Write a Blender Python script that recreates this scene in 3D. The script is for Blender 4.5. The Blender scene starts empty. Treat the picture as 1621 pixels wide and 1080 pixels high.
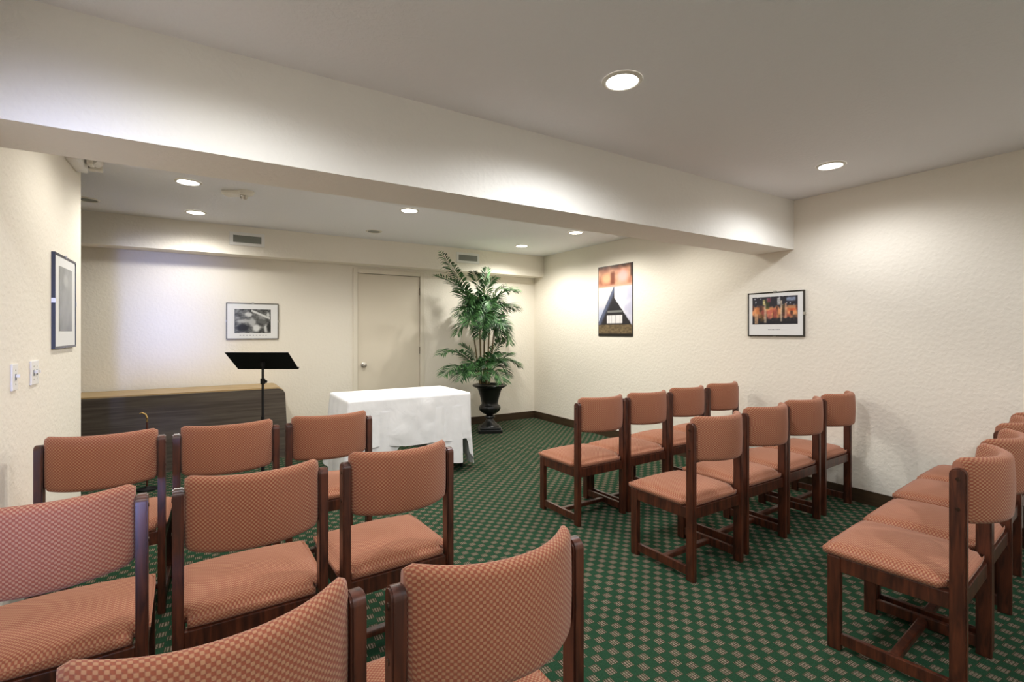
import bpy, bmesh, math, random
from mathutils import Vector, Matrix
random.seed(7)
S = bpy.context.scene
C = S.collection

# ------------------------------------------------------------------ camera
TH = math.radians(32.03)
HC = 1.313
cam_d = bpy.data.cameras.new('camera')
cam = bpy.data.objects.new('camera', cam_d); C.objects.link(cam)
cam_d.sensor_fit = 'HORIZONTAL'; cam_d.sensor_width = 36
cam_d.lens = 36*772.8/1621
cam_d.shift_y = -14.2/1621
cam_d.clip_start = 0.02
cam.location = (0, 0, HC)
cam.rotation_euler = (math.radians(90), 0, -TH)
S.camera = cam

# ------------------------------------------------------------------ world, exposure
w = bpy.data.worlds.new('world'); S.world = w; w.use_nodes = True
w.node_tree.nodes['Background'].inputs[0].default_value = (0.55, 0.68, 1.0, 1)
w.node_tree.nodes['Background'].inputs[1].default_value = 1.0
S.view_settings.view_transform = 'Standard'
S.view_settings.look = 'None'
S.view_settings.exposure = 0.38
S.view_settings.gamma = 1.0
S.view_settings.use_curve_mapping = False
DOWN_W = 38.0          # power of each ceiling downlight
LAMP_COL = (1.0, 0.975, 0.90)      # rear room, warmer bulbs
LAMP_COOL = (0.98, 1.0, 1.03)     # front room

# daylight coming in through the tall window behind the camera
ad = bpy.data.lights.new('daylight', 'AREA'); ad.shape = 'RECTANGLE'; ad.size = 0.36; ad.size_y = 1.3
ad.energy = 1.8; ad.color = (0.35, 0.45, 1.0); ad.spread = math.radians(11)
ao = bpy.data.objects.new('daylight', ad); C.objects.link(ao)
ao.location = (-0.47, -1.97, 1.25)
ao.rotation_euler = (math.radians(91), 0, math.radians(-.8))

# ------------------------------------------------------------------ dimensions
XR, YB, YS, ZS = 4.269, 6.182, 5.93, 2.137
Y1, Y2, ZB, H = 2.267, 2.619, 2.02, 2.44
XL = -0.70           # near left wall
YE = 4.22            # its far end
YR = -2.1            # wall behind the camera
XF = -3.0            # far wall of the side hall

# ------------------------------------------------------------------ materials
def mat(name, col=(.8,.8,.8), rough=.6, metal=0, spec=.5):
    m = bpy.data.materials.new(name); m.use_nodes = True
    b = m.node_tree.nodes['Principled BSDF']
    b.inputs['Base Color'].default_value = (*col, 1)
    b.inputs['Roughness'].default_value = rough
    b.inputs['Metallic'].default_value = metal
    b.inputs['Specular IOR Level'].default_value = spec
    return m
def N(m, t, **k):
    n = m.node_tree.nodes.new(t)
    for a, v in k.items(): setattr(n, a, v)
    return n
def L(m, a, b): m.node_tree.links.new(a, b)
def bs(m): return m.node_tree.nodes['Principled BSDF']
def srgb(r, g, b):
    f = lambda c: (c/255/12.92) if c/255 <= .04045 else ((c/255+.055)/1.055)**2.4
    return (f(r), f(g), f(b))
def math_n(m, op, a, b=None):
    n = N(m, 'ShaderNodeMath', operation=op)
    for i, v in enumerate((a, b)):
        if v is None: continue
        if isinstance(v, (int, float)): n.inputs[i].default_value = v
        else: L(m, v, n.inputs[i])
    return n.outputs[0]
def mix_n(m, f, a, b):
    n = N(m, 'ShaderNodeMix', data_type='RGBA')
    if isinstance(f, (int, float)): n.inputs[0].default_value = f
    else: L(m, f, n.inputs[0])
    for i, v in ((6, a), (7, b)):
        if isinstance(v, tuple): n.inputs[i].default_value = (*v, 1)
        else: L(m, v, n.inputs[i])
    return n.outputs[2]

def plaster(name, col, scale=38, strength=.22, dist=.004):
    m = mat(name, col, .75, spec=.3)
    tc = N(m, 'ShaderNodeTexCoord')
    n1 = N(m, 'ShaderNodeTexNoise'); n1.inputs['Scale'].default_value = scale; n1.inputs['Detail'].default_value = 3
    n2 = N(m, 'ShaderNodeTexNoise'); n2.inputs['Scale'].default_value = scale*.35; n2.inputs['Detail'].default_value = 2
    L(m, tc.outputs['Object'], n1.inputs['Vector']); L(m, tc.outputs['Object'], n2.inputs['Vector'])
    r = N(m, 'ShaderNodeValToRGB'); r.color_ramp.elements[0].position = .42; r.color_ramp.elements[1].position = .62
    L(m, n1.outputs[0], r.inputs[0])
    a = math_n(m, 'ADD', r.outputs[0], n2.outputs[0])
    bp = N(m, 'ShaderNodeBump'); bp.inputs['Strength'].default_value = strength; bp.inputs['Distance'].default_value = dist
    L(m, a, bp.inputs['Height']); L(m, bp.outputs[0], bs(m).inputs['Normal'])
    return m
M = {}
M['wall'] = plaster('cream_plaster', srgb(240, 233, 220))
M['beam'] = plaster('beam_plaster', srgb(242, 239, 232))
M['ceiling'] = plaster('ceiling_texture', srgb(238, 238, 240), 60, .2, .005)
M['door'] = mat('door_paint', srgb(226, 216, 198), .45)
M['trim'] = mat('trim_paint', srgb(232, 224, 208), .45)
M['white'] = mat('white_plastic', srgb(236, 234, 230), .4)
M['offwhite'] = mat('off_white_metal', srgb(225, 220, 208), .4)
M['black'] = mat('black_satin', (.008, .008, .009), .55, spec=.25)
M['chrome'] = mat('brushed_metal', srgb(190, 186, 178), .3, 1)
M['brass'] = mat('brass', srgb(196, 164, 104), .3, 1)
M['screw'] = mat('screw_dark', srgb(70, 50, 38), .3, .6)
M['hinge'] = mat('hinge_metal', srgb(120, 112, 98), .4, .8)
M['dark_slat'] = mat('vent_slat', srgb(132, 134, 128), .5, .3)
M['vent_dark'] = mat('vent_shade', srgb(50, 50, 48), .8)
M['glass_black'] = mat('black_edge', (.01, .01, .012), .3)
M['mat_board'] = mat('white_mat_board', srgb(232, 232, 232), .6)
M['frame_black'] = mat('dark_grey_frame', srgb(52, 48, 42), .35, .3)
M['frame_grey'] = mat('grey_frame_edge', srgb(96, 92, 84), .35, .4)

def wood(name, c1, c2, rough, sc=(6, 60, 60), coat=.0):
    m = mat(name, c1, rough)
    tc = N(m, 'ShaderNodeTexCoord'); mp = N(m, 'ShaderNodeMapping'); mp.inputs['Scale'].default_value = sc
    L(m, tc.outputs['Object'], mp.inputs[0])
    n = N(m, 'ShaderNodeTexNoise'); n.inputs['Scale'].default_value = 1.0; n.inputs['Detail'].default_value = 5; n.inputs['Distortion'].default_value = .6
    L(m, mp.outputs[0], n.inputs['Vector'])
    r = N(m, 'ShaderNodeValToRGB'); r.color_ramp.elements[0].position = .35; r.color_ramp.elements[1].position = .7
    r.color_ramp.elements[0].color = (*c1, 1); r.color_ramp.elements[1].color = (*c2, 1)
    L(m, n.outputs[0], r.inputs[0]); L(m, r.outputs[0], bs(m).inputs['Base Color'])
    bs(m).inputs['Coat Weight'].default_value = coat; bs(m).inputs['Coat Roughness'].default_value = .25
    return m
M['wood'] = wood('chair_wood', srgb(50, 21, 12), srgb(96, 48, 28), .4, (60, 60, 7), .25)
M['base'] = wood('baseboard_wood', srgb(58, 42, 26), srgb(74, 56, 36), .5, (3, 3, 40))
M['cab_front'] = wood('dark_laminate', srgb(70, 60, 53), srgb(98, 88, 78), .5, (2, 2, 50))
M['cab_top'] = wood('tan_wood_edge', srgb(170, 142, 98), srgb(192, 164, 118), .45, (4, 30, 30))

# upholstery: small light checks on terracotta
m = mat('terracotta_check_fabric', srgb(170, 100, 74), .95, spec=.12)
uv = N(m, 'ShaderNodeUVMap'); uv.uv_map = 'UVMap'
sp = N(m, 'ShaderNodeSeparateXYZ'); L(m, uv.outputs[0], sp.inputs[0])
P = .0125
def tri(v, off=0.0):
    a = math_n(m, 'MULTIPLY', v, 2*math.pi/P); a = math_n(m, 'ADD', a, off)
    return math_n(m, 'SINE', a)
pr = math_n(m, 'MULTIPLY', tri(sp.outputs[0]), tri(sp.outputs[1]))
mr = N(m, 'ShaderNodeMapRange'); mr.inputs[1].default_value = -.12; mr.inputs[2].default_value = .35
L(m, pr, mr.inputs[0])
no = N(m, 'ShaderNodeTexNoise'); no.inputs['Scale'].default_value = 9; no.inputs['Detail'].default_value = 2
L(m, uv.outputs[0], no.inputs['Vector'])
base = mix_n(m, no.outputs[0], srgb(144, 80, 60), srgb(158, 92, 70))
# finer thread checks in rust and pink
pr2 = math_n(m, 'MULTIPLY', tri(sp.outputs[0], 1.57), tri(sp.outputs[1], 1.57))
mr2 = N(m, 'ShaderNodeMapRange'); mr2.inputs[1].default_value = .2; mr2.inputs[2].default_value = .7; L(m, pr2, mr2.inputs[0])
base = mix_n(m, mr2.outputs[0], base, srgb(140, 84, 68))
col = mix_n(m, mr.outputs[0], base, srgb(178, 132, 101))
L(m, col, bs(m).inputs['Base Color'])
bp = N(m, 'ShaderNodeBump'); bp.inputs['Strength'].default_value = .25; bp.inputs['Distance'].default_value = .001
L(m, pr, bp.inputs['Height']); L(m, bp.outputs[0], bs(m).inputs['Normal'])
bs(m).inputs['Sheen Weight'].default_value = .15
M['fabric'] = m

# carpet: green ground, pale dotted squares in diagonal rows
m = mat('green_motif_carpet', srgb(34, 70, 48), 1.0, spec=.05)
tc = N(m, 'ShaderNodeTexCoord')
mp = N(m, 'ShaderNodeMapping'); mp.inputs['Rotation'].default_value = (0, 0, math.radians(48))
L(m, tc.outputs['Object'], mp.inputs[0])
sp = N(m, 'ShaderNodeSeparateXYZ'); L(m, mp.outputs[0], sp.inputs[0])
PC = .061
def cell(v):
    a = math_n(m, 'DIVIDE', v, PC); a = math_n(m, 'ADD', a, 500.0); return math_n(m, 'FRACT', a)
def inside(c, half, ):
    a = math_n(m, 'SUBTRACT', c, .5); a = math_n(m, 'ABSOLUTE', a); return math_n(m, 'LESS_THAN', a, half)
cx, cy = cell(sp.outputs[0]), cell(sp.outputs[1])
ax = math_n(m, 'ABSOLUTE', math_n(m, 'SUBTRACT', cx, .5)); ay = math_n(m, 'ABSOLUTE', math_n(m, 'SUBTRACT', cy, .5))
dd = math_n(m, 'ADD', ax, ay)
motif = math_n(m, 'LESS_THAN', dd, .40)
outline = math_n(m, 'LESS_THAN', dd, .46)
# thread gaps inside the motif run along its own sides
g = math_n(m, 'SINE', math_n(m, 'MULTIPLY', math_n(m, 'ADD', cx, cy), 2*math.pi*3.75)); g = math_n(m, 'GREATER_THAN', g, -.35)
g2 = math_n(m, 'SINE', math_n(m, 'MULTIPLY', math_n(m, 'SUBTRACT', cx, cy), 2*math.pi*3.75)); g2 = math_n(m, 'GREATER_THAN', g2, -.8)
g = math_n(m, 'MULTIPLY', g, g2)
no = N(m, 'ShaderNodeTexNoise'); no.inputs['Scale'].default_value = 260; no.inputs['Detail'].default_value = 2
L(m, tc.outputs['Object'], no.inputs['Vector'])
no2 = N(m, 'ShaderNodeTexNoise'); no2.inputs['Scale'].default_value = 70
L(m, tc.outputs['Object'], no2.inputs['Vector'])
green = mix_n(m, no.outputs[0], srgb(18, 40, 28), srgb(54, 88, 64))
r2 = N(m, 'ShaderNodeValToRGB'); r2.color_ramp.elements[0].position = .4; r2.color_ramp.elements[1].position = .6
L(m, no2.outputs[0], r2.inputs[0])
tan = mix_n(m, r2.outputs[0], srgb(138, 128, 110), srgb(136, 116, 106))
fac = math_n(m, 'MULTIPLY', motif, g)
dark = mix_n(m, outline, green, srgb(52, 58, 40))
L(m, mix_n(m, fac, dark, tan), bs(m).inputs['Base Color'])
bp = N(m, 'ShaderNodeBump'); bp.inputs['Strength'].default_value = .6; bp.inputs['Distance'].default_value = .003
L(m, no.outputs[0], bp.inputs['Height']); L(m, bp.outputs[0], bs(m).inputs['Normal'])
M['carpet'] = m

m = mat('white_cotton_cloth', srgb(250, 250, 252), .85, spec=.2)
n1 = N(m, 'ShaderNodeTexNoise'); n1.inputs['Scale'].default_value = 6; n1.inputs['Detail'].default_value = 3; n1.inputs['Distortion'].default_value = .8
tc = N(m, 'ShaderNodeTexCoord'); L(m, tc.outputs['Object'], n1.inputs['Vector'])
bp = N(m, 'ShaderNodeBump'); bp.inputs['Strength'].default_value = .35; bp.inputs['Distance'].default_value = .03
L(m, n1.outputs[0], bp.inputs['Height']); L(m, bp.outputs[0], bs(m).inputs['Normal'])
M['cloth'] = m

m = mat('urn_black_cast', srgb(18, 18, 18), .32)
M['urn'] = m
m = mat('potting_moss', srgb(46, 44, 26), .95); M['moss'] = m
m = mat('palm_leaf', srgb(46, 92, 50), .5)
oi = N(m, 'ShaderNodeTexNoise'); oi.inputs['Scale'].default_value = 14
tc = N(m, 'ShaderNodeTexCoord'); L(m, tc.outputs['Object'], oi.inputs['Vector'])
r = N(m, 'ShaderNodeValToRGB'); r.color_ramp.elements[0].color = (*srgb(24, 60, 30), 1); r.color_ramp.elements[1].color = (*srgb(80, 128, 70), 1)
r.color_ramp.elements[0].position = .38; r.color_ramp.elements[1].position = .64
L(m, oi.outputs[0], r.inputs[0]); L(m, r.outputs[0], bs(m).inputs['Base Color'])
bs(m).inputs['Transmission Weight'].default_value = 0
M['leaf'] = m
M['cane'] = wood('palm_cane', srgb(92, 78, 48), srgb(130, 112, 72), .7, (30, 30, 12))

m = bpy.data.materials.new('lit_lamp'); m.use_nodes = True
nt = m.node_tree; nt.nodes.clear(); e = nt.nodes.new('ShaderNodeEmission'); o = nt.nodes.new('ShaderNodeOutputMaterial')
e.inputs[0].default_value = (1, .95, .88, 1); e.inputs[1].default_value = 14; nt.links.new(e.outputs[0], o.inputs[0])
M['lamp'] = m
def attr_mat(name, rough=.35):
    m = mat(name, rough=rough); a = N(m, 'ShaderNodeAttribute'); a.attribute_name = 'print'
    L(m, a.outputs['Color'], bs(m).inputs['Base Color']); return m
M['print'] = attr_mat('printed_paper')
m = mat('window_glass', (1, 1, 1), .0); bs(m).inputs['Transmission Weight'].default_value = 1; bs(m).inputs['IOR'].default_value = 1.0
M['glass'] = m

# ------------------------------------------------------------------ mesh helpers
def box(bm, x0, x1, y0, y1, z0, z1, bev=0):
    r = bmesh.ops.create_cube(bm, size=1)
    vs = r['verts']
    for v in vs:
        v.co = Vector(((x0+x1)/2+v.co.x*(x1-x0), (y0+y1)/2+v.co.y*(y1-y0), (z0+z1)/2+v.co.z*(z1-z0)))
    if bev:
        es = list({e for v in vs for e in v.link_edges})
        bmesh.ops.bevel(bm, geom=es, offset=bev, segments=2, affect='EDGES', profile=.6)
    return vs
def lathe(bm, prof, cx=0, cy=0, n=40, square=False):
    rings = []
    for r, z in prof:
        rings.append([bm.verts.new((cx+r*math.cos(2*math.pi*k/n), cy+r*math.sin(2*math.pi*k/n), z)) for k in range(n)])
    for a, b in zip(rings, rings[1:]):
        for k in range(n):
            bm.faces.new((a[k], a[(k+1) % n], b[(k+1) % n], b[k]))
    bm.faces.new(rings[0][::-1]); bm.faces.new(rings[-1])
def tube(bm, pts, rads, n=8):
    rings = []
    for i, p in enumerate(pts):
        a = pts[max(0, i-1)]; b = pts[min(len(pts)-1, i+1)]
        d = (Vector(b)-Vector(a)).normalized()
        u = d.cross(Vector((0, 0, 1)))
        if u.length < 1e-3: u = Vector((1, 0, 0))
        u.normalize(); v = d.cross(u)
        r = rads[i] if isinstance(rads, (list, tuple)) else rads
        rings.append([bm.verts.new(Vector(p)+u*r*math.cos(2*math.pi*k/n)+v*r*math.sin(2*math.pi*k/n)) for k in range(n)])
    for a, b in zip(rings, rings[1:]):
        for k in range(n): bm.faces.new((a[k], a[(k+1) % n], b[(k+1) % n], b[k]))
    bm.faces.new(rings[0][::-1]); bm.faces.new(rings[-1])
def cyl_x(bm, x0, x1, y, z, r, n=16):
    tube(bm, [(x0, y, z), (x1, y, z)], r, n)
def obj(name, bm, m, parent=None, smooth=False, loc=None):
    bmesh.ops.recalc_face_normals(bm, faces=bm.faces)
    me = bpy.data.meshes.new(name); bm.to_mesh(me); bm.free()
    if smooth:
        for p in me.polygons: p.use_smooth = True
        if smooth != 'all':
            me.set_sharp_from_angle(angle=math.radians(40))
    for mm in (m if isinstance(m, list) else [m]): me.materials.append(mm)
    o = bpy.data.objects.new(name, me); C.objects.link(o)
    if parent: o.parent = parent
    if loc: o.location = loc
    return o
def bobj(name, dims, m, parent=None, bev=0):
    bm = bmesh.new(); box(bm, *dims, bev); return obj(name, bm, m, parent)
def struct(name, bm, m, parent=None, smooth=False):
    o = obj(name, bm, m, parent, smooth)
    if not parent: o['kind'] = 'structure'
    return o
def sbox(name, dims, m, parent=None):
    bm = bmesh.new(); box(bm, *dims); return struct(name, bm, m, parent)
def thing(name, label, cat, loc=(0, 0, 0), rotz=0, group=None):
    o = bpy.data.objects.new(name, None); C.objects.link(o)
    o.empty_display_size = .1
    o.location = loc; o.rotation_euler = (0, 0, rotz); o['label'] = label; o['category'] = cat
    if group: o['group'] = group
    return o
def dup(root, loc, rotz, label=None):
    r = root.copy(); C.objects.link(r); r.location = loc; r.rotation_euler = (0, 0, rotz)
    if label: r['label'] = label
    for ch in list(root.children):
        c = ch.copy(); C.objects.link(c); c.parent = r
        for g in ch.children:
            d = g.copy(); C.objects.link(d); d.parent = c
    return r

# ------------------------------------------------------------------ room shell
T = .12
sbox('floor', (XF-T, XR+T, YR-T, YB+T, -.1, 0), M['carpet'])
sbox('ceiling', (XF-T, XR+T, YR-T, YB+T, H, H+.1), M['ceiling'])
sbox('wall_right', (XR, XR+T, YR-T, YB+T, 0, H), M['wall'])
# back wall with the door opening
DX0, DX1, DZ = 1.60, 2.41, 2.045
bm = bmesh.new()
box(bm, XF-T, DX0-.02, YB, YB+T, 0, H); box(bm, DX1+.02, XR, YB, YB+T, 0, H); box(bm, DX0-.02, DX1+.02, YB, YB+T, DZ+.02, H)
box(bm, DX0-.02, DX1+.02, YB+.06, YB+T, 0, DZ+.02)
struct('wall_back', bm, M['wall'])
sbox('wall_soffit', (XF, XR, YS, YB, ZS, H), M['wall'])
sbox('ceiling_beam', (XL, XR, Y1, Y2, ZB, H), M['beam'])
sbox('wall_left', (XL-T, XL, YR, YE, 0, H), M['wall'])
sbox('wall_hall', (XF-T, XF, YR-T, YB+T, 0, H), M['wall'])
# wall behind the camera, with a tall narrow window
WX0, WX1, WZ0, WZ1 = -.66, -.28, .55, 1.95
bm = bmesh.new()
box(bm, XF, WX0, YR-T, YR, 0, H); box(bm, WX1, XR, YR-T, YR, 0, H)
box(bm, WX0, WX1, YR-T, YR, 0, WZ0); box(bm, WX0, WX1, YR-T, YR, WZ1, H)
struct('wall_rear', bm, M['wall'])
bm = bmesh.new()
for d in ((WX0, WX0+.02, YR-.06, YR-.02, WZ0, WZ1), (WX1-.02, WX1, YR-.06, YR-.02, WZ0, WZ1), (WX0, WX1, YR-.06, YR-.02, WZ0, WZ0+.02), (WX0, WX1, YR-.06, YR-.02, WZ1-.02, WZ1)):
    box(bm, *d)
win = struct('window_1', bm, M['trim'])
# door_1 with frame, hinges and knob
bm = bmesh.new(); box(bm, DX0, DX1, YB+.004, YB+.044, .008, DZ)
door = struct('door_1', bm, M['door'])
bm = bmesh.new()
fw = .062
box(bm, DX0-fw, DX0-.006, YB-.018, YB+.02, 0, DZ+fw, .004); box(bm, DX1+.006, DX1+fw, YB-.018, YB+.02, 0, DZ+fw, .004)
box(bm, DX0-.006, DX1+.006, YB-.018, YB+.02, DZ+.006, DZ+fw, .004)
obj('door_frame', bm, M['trim'], door)
for z in (.25, 1.07, 1.85):
    bm = bmesh.new(); tube(bm, [(DX1+.003, YB-.004, z-.045), (DX1+.003, YB-.004, z+.045)], .007, 10); obj('hinge', bm, M['hinge'], door, True)
bm = bmesh.new()
pr = [(.032, 0), (.032, .006), (.012, .012), (.011, .035), (.024, .042), (.028, .056), (.024, .068), (.01, .073)]
lathe(bm, pr, n=24)
bmesh.ops.rotate(bm, verts=bm.verts, cent=(0, 0, 0), matrix=Matrix.Rotation(math.radians(90), 3, 'X'))
bmesh.ops.translate(bm, verts=bm.verts, vec=(DX0+.07, YB+.004, .90))
obj('door_knob', bm, M['chrome'], door, True)
# baseboards
BB = .105
bm = bmesh.new(); box(bm, XR-.012, XR, YR, YB-.012, 0, BB, .002); struct('baseboard_right', bm, M['base'])
bm = bmesh.new(); box(bm, XF, DX0-fw, YB-.012, YB, 0, BB, .002); box(bm, DX1+fw, XR, YB-.012, YB, 0, BB, .002); struct('baseboard_back', bm, M['base'])
bm = bmesh.new(); box(bm, XL, XL+.012, YR, YE, 0, BB, .002); struct('baseboard_left', bm, M['base'])

# ------------------------------------------------------------------ downlights
def can(x, y, label, lit=True, pw=1.0, soft=.05):
    t = thing('recessed_downlight', label, 'ceiling light', (x, y, H), 0, 'recessed downlights' if lit else 'unlit ceiling fixtures')
    bm = bmesh.new(); n = 40
    R0, R1 = .070, .090
    prof = [(R0, -.001), (R0, -.007), (R0+.006, -.009), (R1-.004, -.005), (R1, -.0005)]
    rings = [[bm.verts.new((r*math.cos(2*math.pi*k/n), r*math.sin(2*math.pi*k/n), z)) for k in range(n)] for r, z in prof]
    for a, b in zip(rings, rings[1:]):
        for k in range(n): bm.faces.new((a[k], a[(k+1) % n], b[(k+1) % n], b[k]))
    obj('trim_ring', bm, M['offwhite'], t, True)
    bm = bmesh.new(); lathe(bm, [(.0705, -.0005), (.0705, -.004), (.04, -.007), (.005, -.008)] if lit else [(.0705, -.0005), (.0705, -.0035), (.04, -.0045), (.005, -.005)], n=40)
    obj('lamp', bm, M['lamp'] if lit else M['dark_slat'], t, True)
    if lit:
        ld = bpy.data.lights.new('downlight_beam', 'SPOT'); ld.energy = DOWN_W*pw; ld.color = LAMP_COOL if y < Y1 else LAMP_COL
        ld.spot_size = math.radians(166); ld.spot_blend = .6; ld.shadow_soft_size = soft
        lo = bpy.data.objects.new('downlight_beam', ld); C.objects.link(lo); lo.parent = t; lo.location = (0, 0, -.065)
    return t
can(1.58, 1.594, 'large bright round downlight in the near ceiling in front of the beam')
can(3.578, 1.656, 'round downlight in the near ceiling close to the right wall', pw=.6)
can(-.117, 4.393, 'left round downlight nearest the beam, beside the smoke detector', pw=.65)
can(-.086, 5.466, 'left round downlight farther back, near the left air vent', pw=.6)
can(1.591, 4.333, 'round downlight in the middle of the rear ceiling, above the clothed table')
can(3.536, 4.298, 'round downlight at the back right, just behind the beam')
can(3.485, 5.33, 'small round downlight near the back right corner, above the palm', pw=1.25, soft=.022)
can(3.56, 3.25, 'round downlight on the right hidden behind the beam', pw=.36)
can(1.59, 3.27, 'round downlight in the middle hidden behind the beam', pw=1.1)
can(-.10, 3.30, 'round downlight on the left hidden behind the beam', pw=.36)
can(.02, 1.58, 'round downlight in the near ceiling above the left block of chairs', pw=.64)
can(-.30, -.55, 'added unseen round downlight behind the camera on the left, for fill')  # this and the next two are unseen lamps added as fill light
can(1.58, -.60, 'added unseen round downlight behind the camera in the middle, for fill')
can(3.578, -.60, 'added unseen round downlight behind the camera on the right, for fill')
can(1.584, 5.438, 'dark unlit round ceiling fixture in front of the soffit above the door', False)
can(-.86, 5.424, 'dark unlit round ceiling fixture beside the left wall end', False)

# smoke detector with hanging sensor
t = thing('smoke_detector', 'small off-white ceiling detector with a hanging sensor beside the left downlights', 'smoke detector', (.215, 4.48, H), math.radians(-32))
bm = bmesh.new(); box(bm, -.11, .07, -.05, .05, -.034, 0, .008); obj('housing', bm, M['offwhite'], t)
bm = bmesh.new(); lathe(bm, [(.062, 0), (.062, -.012), (.05, -.03), (.03, -.036)], .06, 0, 28); obj('base_plate', bm, M['offwhite'], t, True)
bm = bmesh.new(); lathe(bm, [(.026, -.034), (.026, -.052), (.018, -.064), (.004, -.067)], .045, 0, 24); obj('sensor', bm, M['chrome'], t, True)

# emergency light on the end of the left wall
t = thing('emergency_light', 'small white emergency light high on the left wall just behind the beam', 'emergency light', (XL, 3.93, 2.335))
bm = bmesh.new(); box(bm, 0, .06, -.15, .15, -.01, .09, .008); obj('housing', bm, M['white'], t)
bm = bmesh.new(); box(bm, .07, .10, .02, .10, .02, .10, .006); obj('lamp_head', bm, M['offwhite'], t)
bm = bmesh.new(); tube(bm, [(.10, .06, .06), (.125, .09, .045)], [.034, .03], 20); obj('lamp_head', bm, M['white'], t, True)
bm = bmesh.new(); box(bm, .05, .12, .19, .25, .03, .07, .006); obj('bracket', bm, M['offwhite'], t)
bm = bmesh.new(); box(bm, .03, .06, .16, .22, .04, .06); obj('arm', bm, M['black'], t)

# air vents in the soffit
def vent(x0, x1, z0, z1, label):
    t = thing('air_vent', label, 'air vent', ((x0+x1)/2, YS, (z0+z1)/2), 0, 'soffit air vents')
    hw, hh = (x1-x0)/2, (z1-z0)/2
    bm = bmesh.new(); b = .032
    for d in ((-hw, hw, -.012, 0, hh-b, hh), (-hw, hw, -.012, 0, -hh, -hh+b), (-hw, -hw+b, -.012, 0, -hh+b, hh-b), (hw-b, hw, -.012, 0, -hh+b, hh-b)):
        box(bm, *d, .002)
    obj('frame', bm, M['white'], t)
    bobj('duct_shade_sheet', (-hw+b, hw-b, -.0015, -.0002, -hh+b, hh-b), M['vent_dark'], t)  # flat dark sheet on the soffit, shade inside the duct put into its colour
    bm = bmesh.new(); n = 8
    for k in range(n):
        z = -hh+b+(k+.5)*(2*hh-2*b)/n
        vs = box(bm, -hw+b, hw-b, -.011, -.002, z-.003, z+.006)
    for k in (-.33, .33):
        box(bm, hw*k-.002, hw*k+.002, -.0125, -.011, -hh+b, hh-b)
    s = obj('slats', bm, M['dark_slat'], t)
vent(.205, .535, 2.232, 2.372, 'left air vent with grey slats and white frame in the soffit')
vent(2.83, 3.175, 2.245, 2.385, 'right air vent with white frame in the soffit behind the palm tip')

# light switches on the left wall
def switch(y, wid, label, n):
    t = thing('light_switch', label, 'light switch', (XL, y, 1.12), 0)
    bm = bmesh.new(); box(bm, 0, .008, -wid/2, wid/2, -.057, .057, .003); obj('plate', bm, M['white'], t)
    for k in range(n):
        yy = (k-(n-1)/2)*.046
        bm = bmesh.new(); box(bm, .008, .010, yy-.008, yy+.008, -.014, .014); obj('slot', bm, M['dark_slat'], t)
        bm = bmesh.new(); vs = box(bm, .009, .022, yy-.005, yy+.005, -.002, .012, .001); obj('toggle', bm, M['white'], t)
        for dz in (-.03, .03):
            bm = bmesh.new(); tube(bm, [(.007, yy, dz), (.0092, yy, dz)], .0035, 10); obj('screw', bm, M['chrome'], t)
switch(2.895, .075, 'narrow white single light switch, nearer of the two plates on the left wall', 1)
switch(3.18, .12, 'wider white double light switch, farther of the two plates on the left wall', 2)

# ------------------------------------------------------------------ pictures
def lerp(a, b, t): return tuple(a[i]+(b[i]-a[i])*t for i in range(3))
def hsh(i, j, s=0):
    v = math.sin(i*127.1+j*311.7+s*74.7)*43758.5453; return v-math.floor(v)
def vn(x, y, s=0):
    i, j = math.floor(x), math.floor(y); fx, fy = x-i, y-j
    fx = fx*fx*(3-2*fx); fy = fy*fy*(3-2*fy)
    a = hsh(i, j, s)*(1-fx)+hsh(i+1, j, s)*fx; b = hsh(i, j+1, s)*(1-fx)+hsh(i+1, j+1, s)*fx
    return a*(1-fy)+b*fy
def fbm(x, y, s=0): return .55*vn(x, y, s)+.3*vn(x*2.1, y*2.1, s+1)+.15*vn(x*4.3, y*4.3, s+2)
def sstep(a, b, x):
    t = max(0, min(1, (x-a)/(b-a))); return t*t*(3-2*t)
def print_mesh(name, fn, wd, ht, nx, ny, parent, yoff, z0=0, x0=0, m='print'):
    """flat printed sheet in the local x-z plane facing -y; colour from fn(u,v), v up"""
    me = bpy.data.meshes.new(name)
    vs = [(x0-wd/2+wd*i/nx, yoff, z0-ht/2+ht*j/ny) for j in range(ny+1) for i in range(nx+1)]
    fs = [(j*(nx+1)+i, j*(nx+1)+i+1, (j+1)*(nx+1)+i+1, (j+1)*(nx+1)+i) for j in range(ny) for i in range(nx)]
    me.from_pydata(vs, [], fs)
    ca = me.color_attributes.new('print', 'FLOAT_COLOR', 'POINT')
    for j in range(ny+1):
        for i in range(nx+1):
            ca.data[j*(nx+1)+i].color = (*srgb(*fn(i/nx, j/ny)), 1)
    me.materials.append(M[m])
    o = bpy.data.objects.new(name, me); C.objects.link(o); o.parent = parent
    return o
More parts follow.
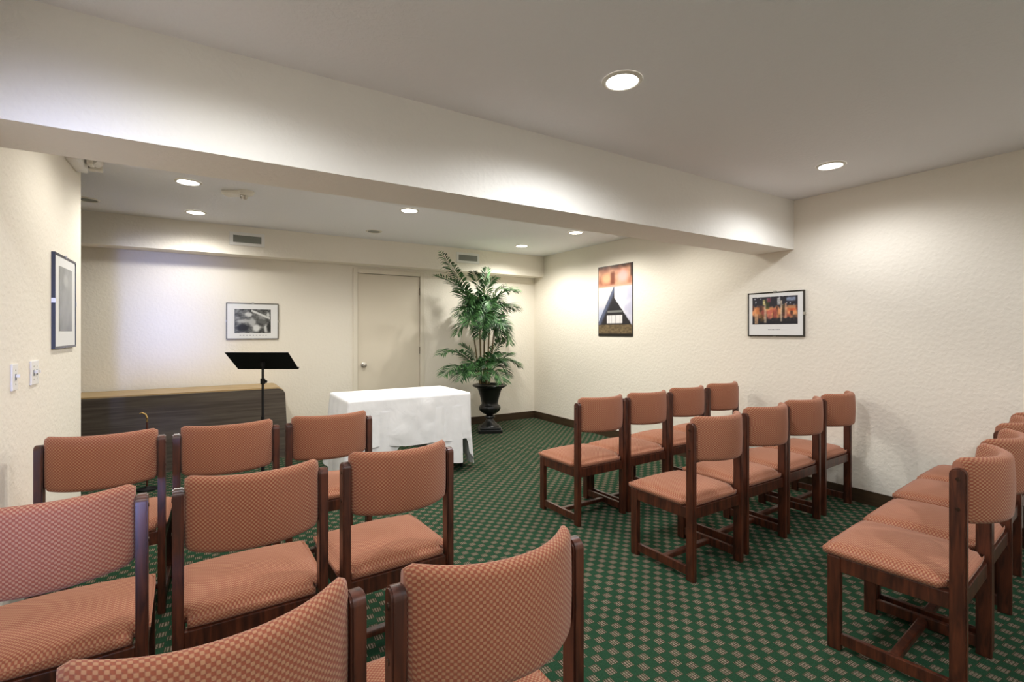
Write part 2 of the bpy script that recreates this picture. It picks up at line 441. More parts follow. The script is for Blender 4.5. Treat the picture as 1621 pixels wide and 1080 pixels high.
def poster_fn(u, v):
    # warm abstract upper band, pale folded panels, dark peak with lettering block
    if v > .70:
        c = lerp((150, 84, 62), (246, 196, 160), fbm(u*5+3, v*9, 4))
        d1 = math.hypot((u-.25)/.2, (v-.83)/.10); d2 = math.hypot((u-.74)/.2, (v-.84)/.12)
        c = lerp((244, 178, 134), c, sstep(.3, 1.1, d1)); c = lerp((250, 178, 172), c, sstep(.3, 1.1, d2))
        c = lerp(c, (110, 48, 26), .85*(1-sstep(.03, .09, abs(u-.44)))*sstep(.72, .76, v)*(1-sstep(.88, .93, v)))
        c = lerp(c, (60, 40, 34), .8*sstep(.93, 1, v)*(.4+fbm(u*9, 2, 9)))
        c = lerp(c, (40, 20, 22), .8*sstep(.94, .97, u)*sstep(.8, .85, v))
        c = lerp(c, (206, 170, 150), 1-sstep(.70, .74, v))
        return c
    apex = .47
    hl = (.70-v)/.50*.47
    lft, rgt = apex-hl, apex+.02+max(0, (.54-v))/.36*.47
    if u < lft: return lerp((238, 226, 214), (170, 178, 206), sstep(.6, .3, v)*.8+.1*fbm(u*8, v*8))
    if u > max(rgt, apex+.02): return lerp((240, 238, 240), (182, 180, 206), sstep(.25, .6, fbm(u*4, v*5, 2))*.8)
    if v > .16:
        edge = (u-lft)/max(.03, .16)
        c = lerp((92, 98, 122), (44, 40, 44), sstep(.3, 1.0, edge))
        if .33 < v < .36 and .28 < u < .72: c = (120, 120, 118)
        if .18 < v < .29 and .26 < u < .72:
            k = (u-.26)/.46*7
            c = (222, 218, 218) if (k % 1) > .14 else (150, 145, 150)
        return c
    if v < .03: return (40, 34, 30)
    c = lerp((74, 60, 46), (150, 130, 96), fbm(u*22, v*60, 6))
    return c
def colour_fn(u, v):
    n1, n2 = vn(u*16, v*5, 11), vn(u*26, v*16, 13)
    c = lerp((86, 52, 44), (232, 160, 108), sstep(.25, .75, n1))
    c = lerp(c, (28, 28, 38), sstep(.36, .14, v+.16*(n2-.5)))
    c = lerp(c, (42, 40, 50), sstep(.60, .72, v+.2*(n1-.5)))
    c = lerp(c, (205, 205, 215), .8*sstep(.70, .85, n2)*sstep(.6, .7, v))
    c = lerp(c, (190, 84, 70), .6*sstep(.6, .8, vn(u*12, v*9, 17))*(1-sstep(.5, .62, v))*sstep(.2, .3, v))
    for (a, wd, y0, y1, cc) in ((.09, .045, .02, .4, (232, 186, 140)), (.12, .05, .38, .62, (226, 140, 84)), (.30, .03, .05, .75, (226, 200, 170)), (.27, .03, .7, .9, (236, 220, 140)), (.40, .05, .2, .5, (206, 110, 100)), (.35, .05, .55, .9, (60, 70, 30)),
                               (.52, .05, .22, .55, (196, 96, 80)), (.60, .04, .7, .95, (235, 235, 235)), (.655, .022, .1, .85, (222, 206, 180)), (.71, .03, .4, .7, (60, 56, 26)), (.75, .02, .2, .75, (220, 170, 140)), (.88, .1, .47, .56, (214, 92, 52)), (.88, .09, .56, .66, (196, 140, 96)), (.86, .11, .82, .95, (168, 186, 220)), (.22, .05, .1, .35, (90, 66, 30)), (.38, .05, .8, .95, (150, 70, 90))):
        k = (1-sstep(wd*.7, wd, abs(u-a)))*sstep(y0-.02, y0+.02, v)*(1-sstep(y1-.02, y1+.02, v))
        c = lerp(c, cc, .85*k*(.6+.4*vn(u*40, v*40, 5)))
    return c
def bw_fn(u, v):
    g = 20+150*fbm(u*9, v*8, 21)+50*(vn(u*30, v*26, 4)-.5)
    def bl(x, y, rx, ry, val, k=1.0):
        nonlocal g
        d = math.hypot((u-x)/rx, (v-y)/ry); g += (val-g)*k*(1-sstep(.5, 1.15, d+.25*(vn(u*18, v*18, 3)-.5)))
    bl(.38, .78, .12, .10, 205); bl(.24, .50, .22, .09, 200, .8); bl(.48, .45, .12, .2, 180); bl(.6, .22, .13, .18, 215); bl(.22, .22, .2, .18, 30)
    bl(.86, .2, .06, .2, 200); bl(.95, .25, .08, .2, 35); bl(.72, .5, .14, .12, 95); bl(.92, .78, .05, .12, 200)
    d = abs((v-.92)+(u-.5)*.62)/.05
    if .45 < u < .97: g += (215-g)*(1-sstep(.5, 1.2, d))
    return (g, g+1, g)
def grey_fn(u, v):
    g = 118+64*fbm(u*3, v*4, 31)-20*sstep(.3, .0, v)
    d = math.hypot((u-.5)/.22, (v-.80)/.12); g += (186-g)*.8*(1-sstep(.5, 1.1, d))
    d = math.hypot((u-.5)/.3, (v-.4)/.36); g += (150-g)*.5*(1-sstep(.5, 1.1, d))
    return (g, g+2, g)
def picture(name, label, cat, loc, rotz, wd, ht, fn, pw, ph, pz, nx, ny, edge, frame_w=.010, px=0.0):
    t = thing(name, label, cat, loc, rotz)
    d = .016
    bm = bmesh.new()
    for q in ((-wd/2, wd/2, -d, 0, ht/2-frame_w, ht/2), (-wd/2, wd/2, -d, 0, -ht/2, -ht/2+frame_w), (-wd/2, -wd/2+frame_w, -d, 0, -ht/2+frame_w, ht/2-frame_w), (wd/2-frame_w, wd/2, -d, 0, -ht/2+frame_w, ht/2-frame_w)):
        box(bm, *q)
    obj('frame', bm, M[edge], t)
    bobj('mat_board', (-wd/2+frame_w, wd/2-frame_w, -d+.003, -.001, -ht/2+frame_w, ht/2-frame_w), M['mat_board'], t)
    print_mesh('print', fn, pw, ph, nx, ny, t, -d+.002, pz, px)
    for (x, z) in ((0, ht/2), (0, -ht/2), (-wd/2, 0), (wd/2, 0)):
        bm = bmesh.new()
        if x == 0: box(bm, -.012, .012, -d-.002, 0, z-.006*(1 if z > 0 else -1)-.003, z+.004*(1 if z > 0 else -1)+.003)
        else: box(bm, x-.006*(1 if x > 0 else -1)-.003, x+.004*(1 if x > 0 else -1)+.003, -d-.002, 0, -.012, .012)
        obj('clip', bm, M['chrome'], t)
    return t
picture('framed_print', 'black and white print in a thin grey clip frame on the back wall', 'picture', (.44, YB, 1.434), 0, .52, .405, bw_fn, .36, .268, .0, 60, 44, 'frame_grey')
t = picture('framed_print', 'tall grey print in a black-edged clip frame on the near left wall', 'picture', (XL, 3.742, 1.483), math.radians(90), .49, .52, grey_fn, .30, .36, .015, 30, 36, 'glass_black', .012)
picture('framed_print', 'colourful street scene print with white border in a black frame on the right wall', 'picture', (XR, 2.425, 1.472), math.radians(-90), .505, .395, colour_fn, .405, .245, .033, 80, 50, 'frame_black', .011, -.005)
# caption strokes under the prints
capm = mat('caption_ink', srgb(150, 150, 158), .7)
pcs = [o for o in C.objects if o.name.startswith('framed_print')]
bm = bmesh.new(); x = -.06
while x < .05:
    wdt = random.uniform(.004, .014); box(bm, x, x+wdt, -.0146, -.0142, -.141, -.134); x += wdt+.004
o = obj('caption', bm, capm, pcs[2])
bm = bmesh.new(); x = -.13
while x < .13:
    box(bm, x, x+.012, -.0146, -.0142, -.162, -.153); x += .032
obj('caption', bm, capm, pcs[0])

t = thing('wall_poster', 'tall unframed poster with warm top and dark peak on the right wall', 'poster', (XR, 4.426, 1.70), math.radians(-90))
bobj('backing', (-.297, .297, -.008, 0, -.44, .44), M['glass_black'], t)
print_mesh('print', poster_fn, .582, .868, 70, 104, t, -.0085)

# ------------------------------------------------------------------ cabinet, by the back wall
CX0, CX1, CY0, CY1, CZ = -2.6, .70, 5.60, 6.14, .735
t = thing('low_cabinet', 'long low dark wood cabinet with a tan top against the back wall', 'cabinet', ((CX0+CX1)/2, (CY0+CY1)/2, 0))
ox, oy = (CX0+CX1)/2, (CY0+CY1)/2
def rpanel(y0, y1, x0, x1, z0, z1, r, mtl, name):
    bm = bmesh.new()
    pts = [(x0, z0), (x1+.03, z0)]
    for k in range(9):
        a = math.pi/2*k/8; pts.append((x1-r+r*math.cos(a), z1-r+r*math.sin(a)))
    pts.append((x0, z1))
    f = [bm.verts.new((x-ox, y0-oy, z)) for x, z in pts]; b = [bm.verts.new((x-ox, y1-oy, z)) for x, z in pts]
    bm.faces.new(f); bm.faces.new(b[::-1])
    for k in range(len(pts)): bm.faces.new((f[k], b[k], b[(k+1) % len(pts)], f[(k+1) % len(pts)]))
    return obj(name, bm, mtl, t)
rpanel(CY0, CY0+.03, CX0, CX1, .0, CZ-.012, .07, M['cab_front'], 'front_panel')
rpanel(CY0+.03, CY1, CX0, CX1-.005, .0, CZ, .07, M['cab_top'], 'body')
# slim rod with brass tip
t = thing('brass_tipped_rod', 'slim dark upright rod with a brass tip in front of the low cabinet', 'rod', (-.42, 5.05, 0))
bm = bmesh.new(); lathe(bm, [(.07, 0), (.07, .012), (.02, .02), (.01, .03)], n=24); obj('base', bm, M['black'], t, True)
bm = bmesh.new(); tube(bm, [(0, 0, .02), (0, 0, .565)], .007, 10); obj('rod', bm, M['wood'], t, True)
bm = bmesh.new(); tube(bm, [(0, 0, .565), (0, 0, .60), (-.01, 0, .63), (-.035, 0, .645), (-.05, 0, .637)], [.008, .008, .007, .006, .005], 10); obj('brass_tip', bm, M['brass'], t, True)

# ------------------------------------------------------------------ music stand
F = Vector((math.sin(TH), math.cos(TH), 0)); R = Vector((math.cos(TH), -math.sin(TH), 0))
base = F*4.02+R*((416-810.5)/772.8*4.02)
t = thing('music_stand', 'black music stand with a wide tilted desk in front of the low cabinet', 'music stand', (base.x, base.y, 0), -TH)
bm = bmesh.new()
import numpy as np
dw = .255
def tray_pt(u, v): return (u*dw, -.10+v*.19, 1.147-v*.145)
n_ = Vector((0, .145, .19)).normalized()
vs0 = [Vector(tray_pt(a, b)) for a, b in ((-1, 0), (1, 0), (1, 1), (-1, 1))]
f = [bm.verts.new(v) for v in vs0]; b = [bm.verts.new(v+n_*.004) for v in vs0]
bm.faces.new(f); bm.faces.new(b[::-1])
for k in range(4): bm.faces.new((f[k], b[k], b[(k+1) % 4], f[(k+1) % 4]))
obj('desk', bm, M['black'], t)
bm = bmesh.new()
vs0 = [Vector(tray_pt(a, 1)) for a in (-1, 1)]; vs1 = [v+n_*.022 for v in vs0]
q = [bm.verts.new(v) for v in (vs0[0], vs0[1], vs1[1], vs1[0])]
q2 = [bm.verts.new(v.co+Vector((0, .003, -.003))) for v in q]
bm.faces.new(q); bm.faces.new(q2[::-1])
for k in range(4): bm.faces.new((q[k], q2[k], q2[(k+1) % 4], q[(k+1) % 4]))
obj('desk_lip', bm, M['black'], t)
bm = bmesh.new(); tube(bm, [(0, 0, .06), (0, 0, .62)], .014, 14); obj('lower_tube', bm, M['black'], t, True)
bm = bmesh.new(); tube(bm, [(0, 0, .60), (0, 0, 1.03)], .0095, 14); tube(bm, [(0, 0, 1.03), (0, -.0, 1.068)], .018, 14); obj('upper_tube', bm, M['black'], t, True)
bm = bmesh.new(); tube(bm, [(0, 0, .885), (0, 0, .93)], .018, 14); tube(bm, [(0, 0, .905), (.032, 0, .905)], .012, 12); obj('clutch_knob', bm, M['black'], t, True)
for k in range(3):
    a = k*2*math.pi/3+.5
    bm = bmesh.new(); tube(bm, [(0, 0, .10), (.12*math.cos(a), .12*math.sin(a), .05), (.28*math.cos(a), .28*math.sin(a), .012)], [.013, .012, .011], 10); obj('leg', bm, M['black'], t, True)

# ------------------------------------------------------------------ folding table and cloth
TX0, TX1, TY0, TY1, TZ = 1.0, 2.13, 4.17, 4.86, .735
tt = thing('folding_table', 'small folding table with dark metal legs under a white cloth', 'table', ((TX0+TX1)/2, (TY0+TY1)/2, 0))
ox, oy = (TX0+TX1)/2, (TY0+TY1)/2
hx, hy_ = (TX1-TX0)/2, (TY1-TY0)/2
bm = bmesh.new(); box(bm, -hx, hx, -hy_, hy_, TZ-.03, TZ-.004, .004); obj('tabletop', bm, M['offwhite'], tt)
for sx in (-1, 1):
    for sy in (-1, 1):
        bm = bmesh.new(); tube(bm, [(sx*(hx-.028), sy*(hy_-.12), .0), (sx*(hx-.028), sy*(hy_-.12), TZ-.03)], .014, 12)
        obj('leg', bm, M['black'], tt, True)
    bm = bmesh.new(); tube(bm, [(sx*(hx-.028), -(hy_-.12), .45), (sx*(hx-.028), hy_-.12, .45)], .009, 10); obj('cross_bar', bm, M['black'], tt, True)
def cloth():
    bm = bmesh.new()
    nx, ny, nr = 64, 40, 26
    grid = {}
    for i in range(nx+1):
        for j in range(ny+1):
            x, y = -hx+2*hx*i/nx, -hy_+2*hy_*j/ny
            z = TZ+.001+.0015*fbm(x*6, y*6, 3)
            grid[i, j] = bm.verts.new((x*1.006, y*1.008, z))
    for i in range(nx):
        for j in range(ny): bm.faces.new((grid[i, j], grid[i+1, j], grid[i+1, j+1], grid[i, j+1]))
    # perimeter loop, anticlockwise from the front left corner
    per = [(i, 0, 'f') for i in range(nx)]+[(nx, j, 'r') for j in range(ny)]+[(nx-i, ny, 'b') for i in range(nx)]+[(0, ny-j, 'l') for j in range(ny)]
    rows = [[grid[a, b] for a, b, _ in per]]
    n = len(per)
    for k in range(1, nr+1):
        row = []
        s = k/nr
        for q, (i, j, side) in enumerate(per):
            x, y = -hx+2*hx*i/nx, -hy_+2*hy_*j/ny
            nrm = {'f': Vector((0, -1, 0)), 'r': Vector((1, 0, 0)), 'b': Vector((0, 1, 0)), 'l': Vector((-1, 0, 0))}[side]
            # distance to nearest corner along the side and corner outward blend
            dx, dy = hx-abs(x), hy_-abs(y)
            dc = max(dx, dy) if side in 'fb' else max(dy, dx)
            cw = math.exp(-(max(dx, dy)/.07)**2)
            cn = Vector((math.copysign(1, x), math.copysign(1, y), 0)).normalized()
            nv = (nrm*(1-cw)+cn*cw).normalized()
            if side == 'f':
                hem = .31+.012*math.sin(i/nx*7)-.008*math.sin(i/nx*15+1)
                endl, endr = math.exp(-((i/nx*2*hx)/.035)**2), math.exp(-(((1-i/nx)*2*hx)/.03)**2)
                hem = hem*(1-max(endl, endr))+.11*max(endl, endr)
            elif side == 'r':
                hem = .05+.06*math.exp(-((j/ny-.0)/.06)**2)+.06*sstep(.5, 1, j/ny)-.02*math.sin(j/ny*9)
            elif side == 'l':
                hem = .07+.04*math.sin(j/ny*8)
            else: hem = .10+.03*math.sin(i/nx*12)
            drop = (TZ-hem)*s
            fold = (.010*math.sin(q*.55+1.3*math.sin(q*.11))+.018*(vn(q*.14, 3.3, 5)-.4)+.012*(vn(q*.4, s*4, 9)-.5))*min(1, s*1.6)*(1.0 if side in 'fb' else 1.5)
            flare = (.006+{'f': .008, 'r': .075*s*(.55+.45*sstep(0, .3, j/ny)) if side == 'r' else 0, 'l': .05, 'b': .03}[side]*s)*min(1, s*6)
            off = flare+fold+(.035*math.sin(s*2.6+x*9)*s*(1-s) if side == 'f' else 0)
            p = Vector((x*1.006, y*1.008, 0))+nv*max(off, .004)
            p.z = TZ+.001-drop - (0 if k > 1 else .0)
            row.append(bm.verts.new(p))
        a = rows[-1]
        for q in range(n): bm.faces.new((a[q], a[(q+1) % n], row[(q+1) % n], row[q]))
        rows.append(row)
    return bm
cl = thing('tablecloth', 'white tablecloth draped in folds over the small folding table', 'tablecloth', (ox, oy, 0))
obj('cloth', cloth(), M['cloth'], cl, 'all')
# longer under layer showing below the front hem at both ends
for sx in (-1, 1):
    bm = bmesh.new(); prev = None
    for k in range(25):
        a = k/24
        x = sx*(hx-.085-a*.40)
        y = -hy_-.006-.012*math.sin(a*14)-.01*(1-a)
        zb = .085+.03*a+.22*sstep(.5, 1, a)
        col_ = [bm.verts.new((x, y+.02*(1-q_/5)*0-.02*q_/5*(1-a)+.004, .62+(zb-.62)*q_/5)) for q_ in range(6)]
        if prev:
            for q_ in range(5): bm.faces.new((prev[q_], col_[q_], col_[q_+1], prev[q_+1]))
        prev = col_
    obj('under_layer', bm, M['cloth'], cl, 'all')

# ------------------------------------------------------------------ urn and palm
UX, UY = 3.17, 5.62
t = thing('urn_planter', 'black classical pedestal urn holding the palm in the back right corner', 'urn', (UX, UY, 0), math.radians(-25))
bm = bmesh.new(); box(bm, -.155, .155, -.155, .155, 0, .045, .006); box(bm, -.135, .135, -.135, .135, .045, .07, .006); obj('plinth', bm, M['urn'], t)
bm = bmesh.new()
prof = [(.125, .070), (.12, .085), (.10, .10), (.075, .125), (.05, .155), (.046, .175), (.066, .185), (.072, .197), (.066, .209), (.046, .216), (.05, .226),
        (.09, .245), (.125, .275), (.138, .30), (.140, .325), (.130, .345), (.112, .36), (.108, .375), (.116, .42), (.132, .48), (.152, .545), (.168, .575), (.20, .588), (.222, .60), (.228, .612), (.222, .622), (.19, .624), (.165, .60), (.16, .57), (.02, .565)]
lathe(bm, prof, n=56)
# gadroon ribs on the lower bowl
for v in bm.verts:
    if .24 < v.co.z < .345:
        a = math.atan2(v.co.y, v.co.x); k = 1+.035*math.cos(a*14)*math.sin((v.co.z-.24)/.105*math.pi)
        v.co.x *= k; v.co.y *= k
obj('bowl', bm, M['urn'], t, True)
bm = bmesh.new(); lathe(bm, [(.158, .568), (.158, .585), (.09, .605), (.01, .61)], n=32); obj('soil', bm, M['moss'], t, True)

palm = thing('potted_palm', 'tall green feathery palm growing from the black urn', 'palm', (UX, UY, .60))
def px2(px, py, dy=0):
    """local point of the palm for a spot read off the photo at depth UY+dy"""
    u = (px-810.5)/772.8; v = (525.8-py)/772.8
    d = Vector((math.sin(TH)+u*math.cos(TH), math.cos(TH)-u*math.sin(TH), v))
    k = (UY+dy)/d.y
    return Vector((d.x*k-UX, dy, HC+d.z*k-.60))
def bez(a, b, c, t): return a*(1-t)**2+b*2*t*(1-t)+c*t*t
rng = random.Random(11)
def frond(a, b, c, leaf=.24, n=22, start=.22, droop=.35, spread=.75):
    bm = bmesh.new()
    pts = [bez(a, b, c, k/14) for k in range(15)]
    tube(bm, pts, [.006*(1-.75*k/14) for k in range(15)], 6)
    n = int(n*1.35)
    for k in range(n):
        s = start+(1-start)*(k+.5)/n
        p = bez(a, b, c, s); tg = (bez(a, b, c, min(1, s+.02))-bez(a, b, c, s-.02)).normalized()
        side = tg.cross(Vector((0, 0, 1)))
        if side.length < .25: side = tg.cross(Vector((0, 1, 0)))
        side.normalize(); up = side.cross(tg).normalized()
        ln = leaf*(math.sin(math.pi*min(1, .18+.80*(s-start)/(1-start)))**.6)*rng.uniform(.85, 1.12)
        for sg in (-1, 1):
            d = (side*sg*spread+tg*rng.uniform(.55, .8)+up*rng.uniform(.05, .35)).normalized()
            dn = Vector((0, 0, -1))
            q0 = p; q1 = p+d*ln*.35-(-dn)*0; q1 = p+d*ln*.38+dn*ln*.03; q2 = p+d*ln*.72+dn*ln*droop*.35; q3 = p+d*ln*.96+dn*ln*droop*.9
            wv = d.cross(up).normalized()*(.0105*(ln/.24)**.5)
            v0 = bm.verts.new(q0); a1 = bm.verts.new(q1+wv); b1 = bm.verts.new(q1-wv); m1 = bm.verts.new(q1+up*.004)
            a2 = bm.verts.new(q2+wv*.8); b2 = bm.verts.new(q2-wv*.8); m2 = bm.verts.new(q2+up*.003); v3 = bm.verts.new(q3)
            bm.faces.new((v0, a1, m1)); bm.faces.new((v0, m1, b1))
            bm.faces.new((a1, a2, m2, m1)); bm.faces.new((m1, m2, b2, b1))
            bm.faces.new((a2, v3, m2)); bm.faces.new((m2, v3, b2))
    me = bpy.data.meshes.new('frond'); bm.to_mesh(me); bm.free(); me.materials.append(M['leaf'])
    o = bpy.data.objects.new('frond', me); C.objects.link(o); o.parent = palm
def fr(p0, p1, p2, d=(0, 0, 0), **k):
    frond(px2(*p0, d[0]), px2(*p1, d[1]), px2(*p2, d[2]), **k)
for (x0, x1, y1, d0, d1) in ((762, 757, 470, .0, -.05), (766, 766, 455, .03, .04), (770, 776, 480, -.03, -.06), (774, 782, 520, .02, .08), (760, 748, 520, -.02, .05)):
    bm = bmesh.new()
    A, B = px2(x0, 608, d0), px2(x1, y1, d1)
    Mid = (A+B)/2+Vector((.01, 0, 0))
    tube(bm, [bez(A, Mid, B, k/8) for k in range(9)], [.013-.006*k/8 for k in range(9)], 8)
    obj('cane', bm, M['cane'], palm, True)
# long arching top-left frond and its neighbours
fr((756, 500), (738, 455), (697, 398), (-.03, -.15, -.30), leaf=.22, n=26, start=.2, droop=.5)
fr((757, 490), (735, 450), (690, 436), (-.03, -.15, -.25), leaf=.2, n=18, start=.3, droop=.2)
fr((757, 500), (742, 470), (722, 458), (-.03, -.2, -.2), leaf=.22, n=18, start=.2)
fr((765, 480), (768, 445), (771, 424), (.03, .05, .0), leaf=.13, n=12, start=.35, droop=.1)
fr((766, 480), (756, 445), (748, 430), (.03, .0, -.1), leaf=.16, n=12, start=.3)
# dense middle crown
fr((768, 500), (790, 452), (819, 462), (.0, -.05, -.1), leaf=.24, n=22, start=.2)
fr((768, 505), (795, 470), (818, 492), (.0, .1, .15), leaf=.24, n=20, start=.2)
fr((766, 505), (760, 450), (788, 440), (.0, -.1, -.25), leaf=.22, n=18, start=.25)
fr((764, 515), (745, 470), (726, 500), (.0, -.1, -.2), leaf=.25, n=22, start=.2)
fr((764, 520), (740, 490), (724, 530), (.0, .1, .05), leaf=.25, n=22, start=.2)
fr((766, 525), (770, 470), (765, 520), (.0, -.25, -.38), leaf=.26, n=24, start=.2)
fr((768, 525), (785, 480), (795, 530), (.0, -.2, -.3), leaf=.26, n=24, start=.2)
fr((766, 515), (752, 465), (742, 515), (.0, -.2, -.35), leaf=.26, n=24, start=.2)
fr((768, 515), (775, 455), (788, 480), (.0, .12, .22), leaf=.24, n=20, start=.25)
fr((768, 530), (800, 500), (806, 545), (.0, .0, -.1), leaf=.24, n=22, start=.2)
fr((765, 510), (755, 465), (745, 475), (.0, .15, .2), leaf=.22, n=18, start=.25)
fr((770, 520), (784, 500), (800, 520), (.0, -.3, -.4), leaf=.22, n=20, start=.25)
# lower crown
fr((764, 606), (735, 540), (696, 562), (.0, -.1, -.2), leaf=.24, n=24, start=.3)
fr((762, 606), (728, 560), (702, 596), (.0, -.15, -.3), leaf=.22, n=22, start=.3)
fr((764, 606), (745, 560), (728, 603), (.0, -.25, -.4), leaf=.22, n=20, start=.35)
fr((766, 606), (755, 560), (742, 580), (.0, -.2, -.25), leaf=.22, n=18, start=.35)
fr((770, 606), (790, 550), (824, 582), (.0, -.05, -.1), leaf=.21, n=22, start=.35)
fr((770, 606), (790, 560), (808, 560), (.0, .15, .25), leaf=.22, n=20, start=.3)
fr((770, 606), (785, 570), (795, 606), (.0, -.2, -.35), leaf=.2, n=20, start=.35)
fr((768, 606), (772, 550), (785, 565), (.0, -.15, -.25), leaf=.2, n=18, start=.35)
fr((768, 606), (768, 570), (762, 600), (.0, -.25, -.38), leaf=.2, n=18, start=.35)
fr((768, 606), (780, 545), (800, 535), (.0, .05, .1), leaf=.2, n=18, start=.35)
fr((764, 606), (750, 555), (730, 545), (.0, .1, .2), leaf=.2, n=18, start=.35)

for k in range(16):
    a_ = k*2.399; rr = .5+.5*rng.random()
    h0_ = rng.choice((505, 515, 525, 540))
    tx, ty = 768+40*rr*math.cos(a_), h0_-28-30*rng.random()
    fr((767, h0_), (768+18*math.cos(a_), ty-18), (tx, ty+rng.uniform(5, 45)), (0, -.12*math.sin(a_), -.30*rr*abs(math.sin(a_))*(1 if math.sin(a_) > -.4 else -.8)), leaf=.22, n=20, start=.2)
for k in range(8):
    a_ = k*2.399+.6
    fr((767, 606), (768+20*math.cos(a_), 560), (768+38*math.cos(a_), 578+rng.uniform(-12, 20)), (0, -.12*math.sin(a_), -.28*abs(math.sin(a_))), leaf=.19, n=18, start=.35)

# ------------------------------------------------------------------ chairs
W, HP, DP = .455, .832, .435
PX, PY = .030, .048
def make_chair(label):
    t = thing('side_chair', label, 'chair', (0, 0, 0), 0, 'upholstered chairs in rows')
    y0, y1 = -DP/2, DP/2
    for s in (-1, 1):
        xo, xi = s*W/2, s*(W/2-PX)
        a, b = min(xo, xi), max(xo, xi)
        # rear post with half-round top
        bm = bmesh.new()
        prof = [(y0, 0), (y0+PY, 0), (y0+PY, HP-.022)]
        for k in range(1, 8):
            an = math.pi*k/8
            prof.append((y0+PY/2+PY/2*math.cos(an), HP-.022+.022*math.sin(an)))
        prof.append((y0, HP-.022))
        fa = [bm.verts.new((a, y, z)) for y, z in prof]; fb = [bm.verts.new((b, y, z)) for y, z in prof]
        f1 = bm.faces.new(fa); f2 = bm.faces.new(fb[::-1])
        for k in range(len(prof)): bm.faces.new((fa[k], fb[k], fb[(k+1) % len(prof)], fa[(k+1) % len(prof)]))
        bmesh.ops.bevel(bm, geom=list(f1.edges)+list(f2.edges), offset=.004, segments=2, affect='EDGES')
        post = obj('back_post', bm, M['wood'], t, True)
        for z in (.795, .69):
            bm = bmesh.new(); cyl_x(bm, xo-s*.001, xo+s*.002, y0+PY/2, z, .0065); obj('screw_cap', bm, M['screw'], post, True)
        bm = bmesh.new(); box(bm, a, b, y1-PY, y1, 0, .385, .004); obj('leg', bm, M['wood'], t)
        bm = bmesh.new(); box(bm, a+.005, b-.005, y0+PY, y1-PY, .025, .072, .003); obj('floor_rail', bm, M['wood'], t)
        bm = bmesh.new(); box(bm, a+.004, b-.004, y0+PY, y1-PY, .325, .385, .003); obj('side_rail', bm, M['wood'], t)
    xi = W/2-PX
    bm = bmesh.new(); box(bm, -xi, xi, y1-.035, y1-.010, .325, .385, .003); obj('front_apron', bm, M['wood'], t)
    bm = bmesh.new(); box(bm, -xi, xi, y0+.012, y0+.037, .325, .385, .003); obj('rear_apron', bm, M['wood'], t)
    bm = bmesh.new(); box(bm, -xi-.006, xi+.006, -.018, .018, .036, .062, .006); obj('stretcher', bm, M['wood'], t)
    # seat cushion: domed, overhanging the front a little
    bm = bmesh.new(); uvl = bm.loops.layers.uv.new('UVMap')
    nx, ny = 22, 22
    xs0, ys0, ys1 = W/2+.002, y0+.018, y1+.018
    top, bot = {}, {}
    for i in range(nx+1):
        for j in range(ny+1):
            u, v = i/nx*2-1, j/ny*2-1
            # rounded plan corners; notch between the rear posts
            cx = xs0
            y = (ys0+ys1)/2+v*(ys1-ys0)/2
            if y < y0+PY+.012: cx = W/2-PX-.003
            x = u*cx
            k = max(abs(u), abs(v))
            ed = max(0, (k-.80)/.20)
            dome = .030*(1-u*u*.75)*(1-v*v*.75)
            zt = .425+dome-.024*ed**2.6
            r = 1-.018*ed**3*(1 if abs(u)+abs(v) < 1.8 else 1.6)
            top[i, j] = bm.verts.new((x*r, (ys0+ys1)/2+(y-(ys0+ys1)/2)*r, zt))
    for i in range(nx):
        for j in range(ny): bm.faces.new((top[i, j], top[i+1, j], top[i+1, j+1], top[i, j+1]))
    per = [(i, 0) for i in range(nx)]+[(nx, j) for j in range(ny)]+[(nx-i, ny) for i in range(nx)]+[(0, ny-j) for j in range(ny)]
    prev = [top[p] for p in per]
    for k, (z, sc) in enumerate(((.415, 1.018), (.402, 1.022), (.392, 1.012), (.3855, .985))):
        row = []
        for p in per:
            c = top[p].co; cy = (ys0+ys1)/2
            row.append(bm.verts.new((c.x*(sc if abs(c.x) > W/2-.02 else 1.0), cy+(c.y-cy)*sc, z+.0*k)))
        for q in range(len(per)): bm.faces.new((prev[q], row[q], row[(q+1) % len(per)], prev[(q+1) % len(per)]))
        prev = row
    bm.faces.new(prev)
    for f in bm.faces:
        n = f.normal if f.normal.length else Vector((0, 0, 1)); f.normal_update(); n = f.normal
        for l in f.loops:
            c = l.vert.co
            if abs(n.z) > .45: l[uvl].uv = (c.x+.5, c.y+.5)
            elif abs(n.x) > abs(n.y): l[uvl].uv = (c.y+.5, c.z+.5)
            else: l[uvl].uv = (c.x+.5, c.z+.5)
    obj('seat_cushion', bm, M['fabric'], t, 'all')
    # curved back cushion between the posts
    bm = bmesh.new(); uvl = bm.loops.layers.uv.new('UVMap')
    z0, z1, th, bul = .632, .868, .046, .094
    xb = W/2-PX-.001
    # section outline in (depth, z): flat pad with rounded top and bottom
    sec = []
    r = th/2
    for k in range(9): an = math.pi*k/8; sec.append((r*math.cos(an), z1-r+r*math.sin(an)))
    for k in range(1, 6): sec.append((-r-.004*math.sin(math.pi*k/6), z1-r+(z0+r-z1+r)*k/6))
    for k in range(9): an = math.pi+math.pi*k/8; sec.append((r*math.cos(an), z0+r+r*math.sin(an)))
    for k in range(1, 6): sec.append((r+.012*math.sin(math.pi*k/6), z0+r+(z1-z0-2*r)*k/6))
    ns = len(sec); nl = 26; rings = []
    cum = [0]
    for k in range(1, ns+1):
        p_, q_ = sec[k-1], sec[k % ns]; cum.append(cum[-1]+math.hypot(p_[0]-q_[0], p_[1]-q_[1]))
    zc = (z0+z1)/2
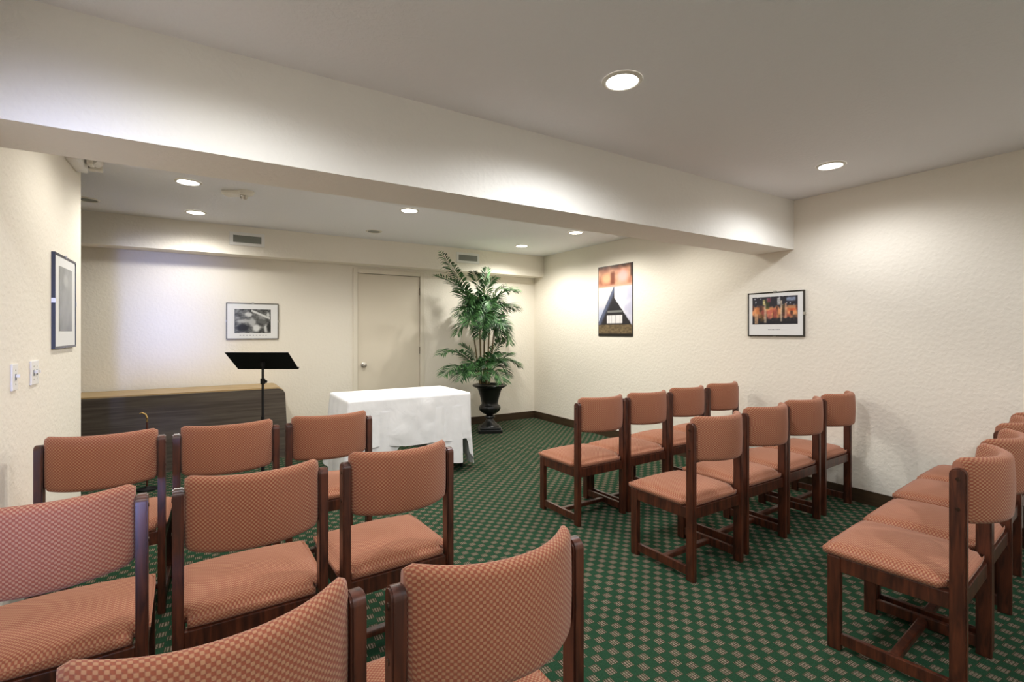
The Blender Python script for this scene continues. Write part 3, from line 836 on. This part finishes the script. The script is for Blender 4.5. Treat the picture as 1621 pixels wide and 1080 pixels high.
    for i in range(nl+1):
        u = i/nl*2-1
        e = max(0, (abs(u)-.88)/.12)
        sh = 1-.10*e**2; shd = 1-.35*e**2
        yc = y0+.030-bul*(1-abs(u)**2.2)
        rings.append([bm.verts.new((u*xb, yc+d*shd, zc+(z-zc)*(1-.11*e**2.5) )) for d, z in sec])
    for i in range(nl):
        for k in range(ns):
            f = bm.faces.new((rings[i][k], rings[i+1][k], rings[i+1][(k+1) % ns], rings[i][(k+1) % ns]))
            uu = [(i/nl*2-1)*xb*1.03, ((i+1)/nl*2-1)*xb*1.03]
            for l, (a_, b_) in zip(f.loops, ((uu[0], cum[k]), (uu[1], cum[k]), (uu[1], cum[k+1]), (uu[0], cum[k+1]))): l[uvl].uv = (a_+.5, b_)
    bm.faces.new(rings[0]); bm.faces.new(rings[-1][::-1])
    me_o = obj('back_cushion', bm, M['fabric'], t, 'all')
    return t
# outer rear-left corner of each chair, its turn, and its label
CH = [
 ('A', [(2.118, 2.545, .02), (2.60, 2.56, .03), (3.125, 2.615, .035), (3.66, 2.66, .035)],
  ['leftmost chair of the farthest row on the right, by the aisle', 'second chair from the aisle in the farthest right row, against the pale wall', 'third chair from the aisle in the farthest row on the right', 'last chair of the farthest right row, below the colourful framed print']),
 ('B', [(2.150, 1.655, .02), (2.69, 1.70, .02), (3.20, 1.735, .04), (3.735, 1.765, .05)],
  ['aisle chair of the middle row on the right, its floor rail fully visible', 'second chair from the aisle in the middle right row', 'third chair from the aisle in the middle right row', 'end chair of the middle right row, touching the right wall side']),
 ('C', [(2.24, .60, .09), (2.73, .65, .09), (3.27, .73, .09), (3.765, .785, .07)],
  ['nearest right chair at the frame edge, side post with two screw caps', 'second chair of the nearest right row, its seat behind the aisle chair', 'third chair of the nearest right row, mostly hidden behind two others', 'farthest chair of the nearest right row, beside the right wall']),
 ('L', [(-.618, 2.80, -.025), (-.135, 2.775, .0), (.353, 2.79, .03)],
  ['chair of the far left row standing beside the left wall', 'middle chair of the far left row, below the music stand', 'right chair of the far left row, in front of the white clothed table']),
 ('M', [(-.602, 1.783, .03), (-.089, 1.80, .02), (.421, 1.833, .05)],
  ['leftmost chair of the middle left row, cut by the left frame edge', 'middle chair of the left block with its seat pad fully in view', 'aisle chair of the middle left row, overlapping the white clothed table']),
 ('F', [(-.20, .857, .11), (.290, .881, -.02)],
  ['closest chair at the bottom left, only its broad backrest top visible', 'closest chair at the bottom centre with a large curved checked backrest']),
]
first = None
for row, pos, labs in CH:
    for (x, y, a), lab in zip(pos, labs):
        c, s_ = math.cos(a), math.sin(a)
        ctr = (x+c*W/2-s_*DP/2, y+s_*W/2+c*DP/2, 0)
        lab = 'terracotta upholstered wooden chair, '+lab
        if len(lab.split()) > 16: lab = lab.replace('terracotta upholstered wooden chair, ', 'terracotta chair, ')
        if first is None:
            first = make_chair(lab); first.location = ctr; first.rotation_euler = (0, 0, a)
        else:
            dup(first, ctr, a, lab)
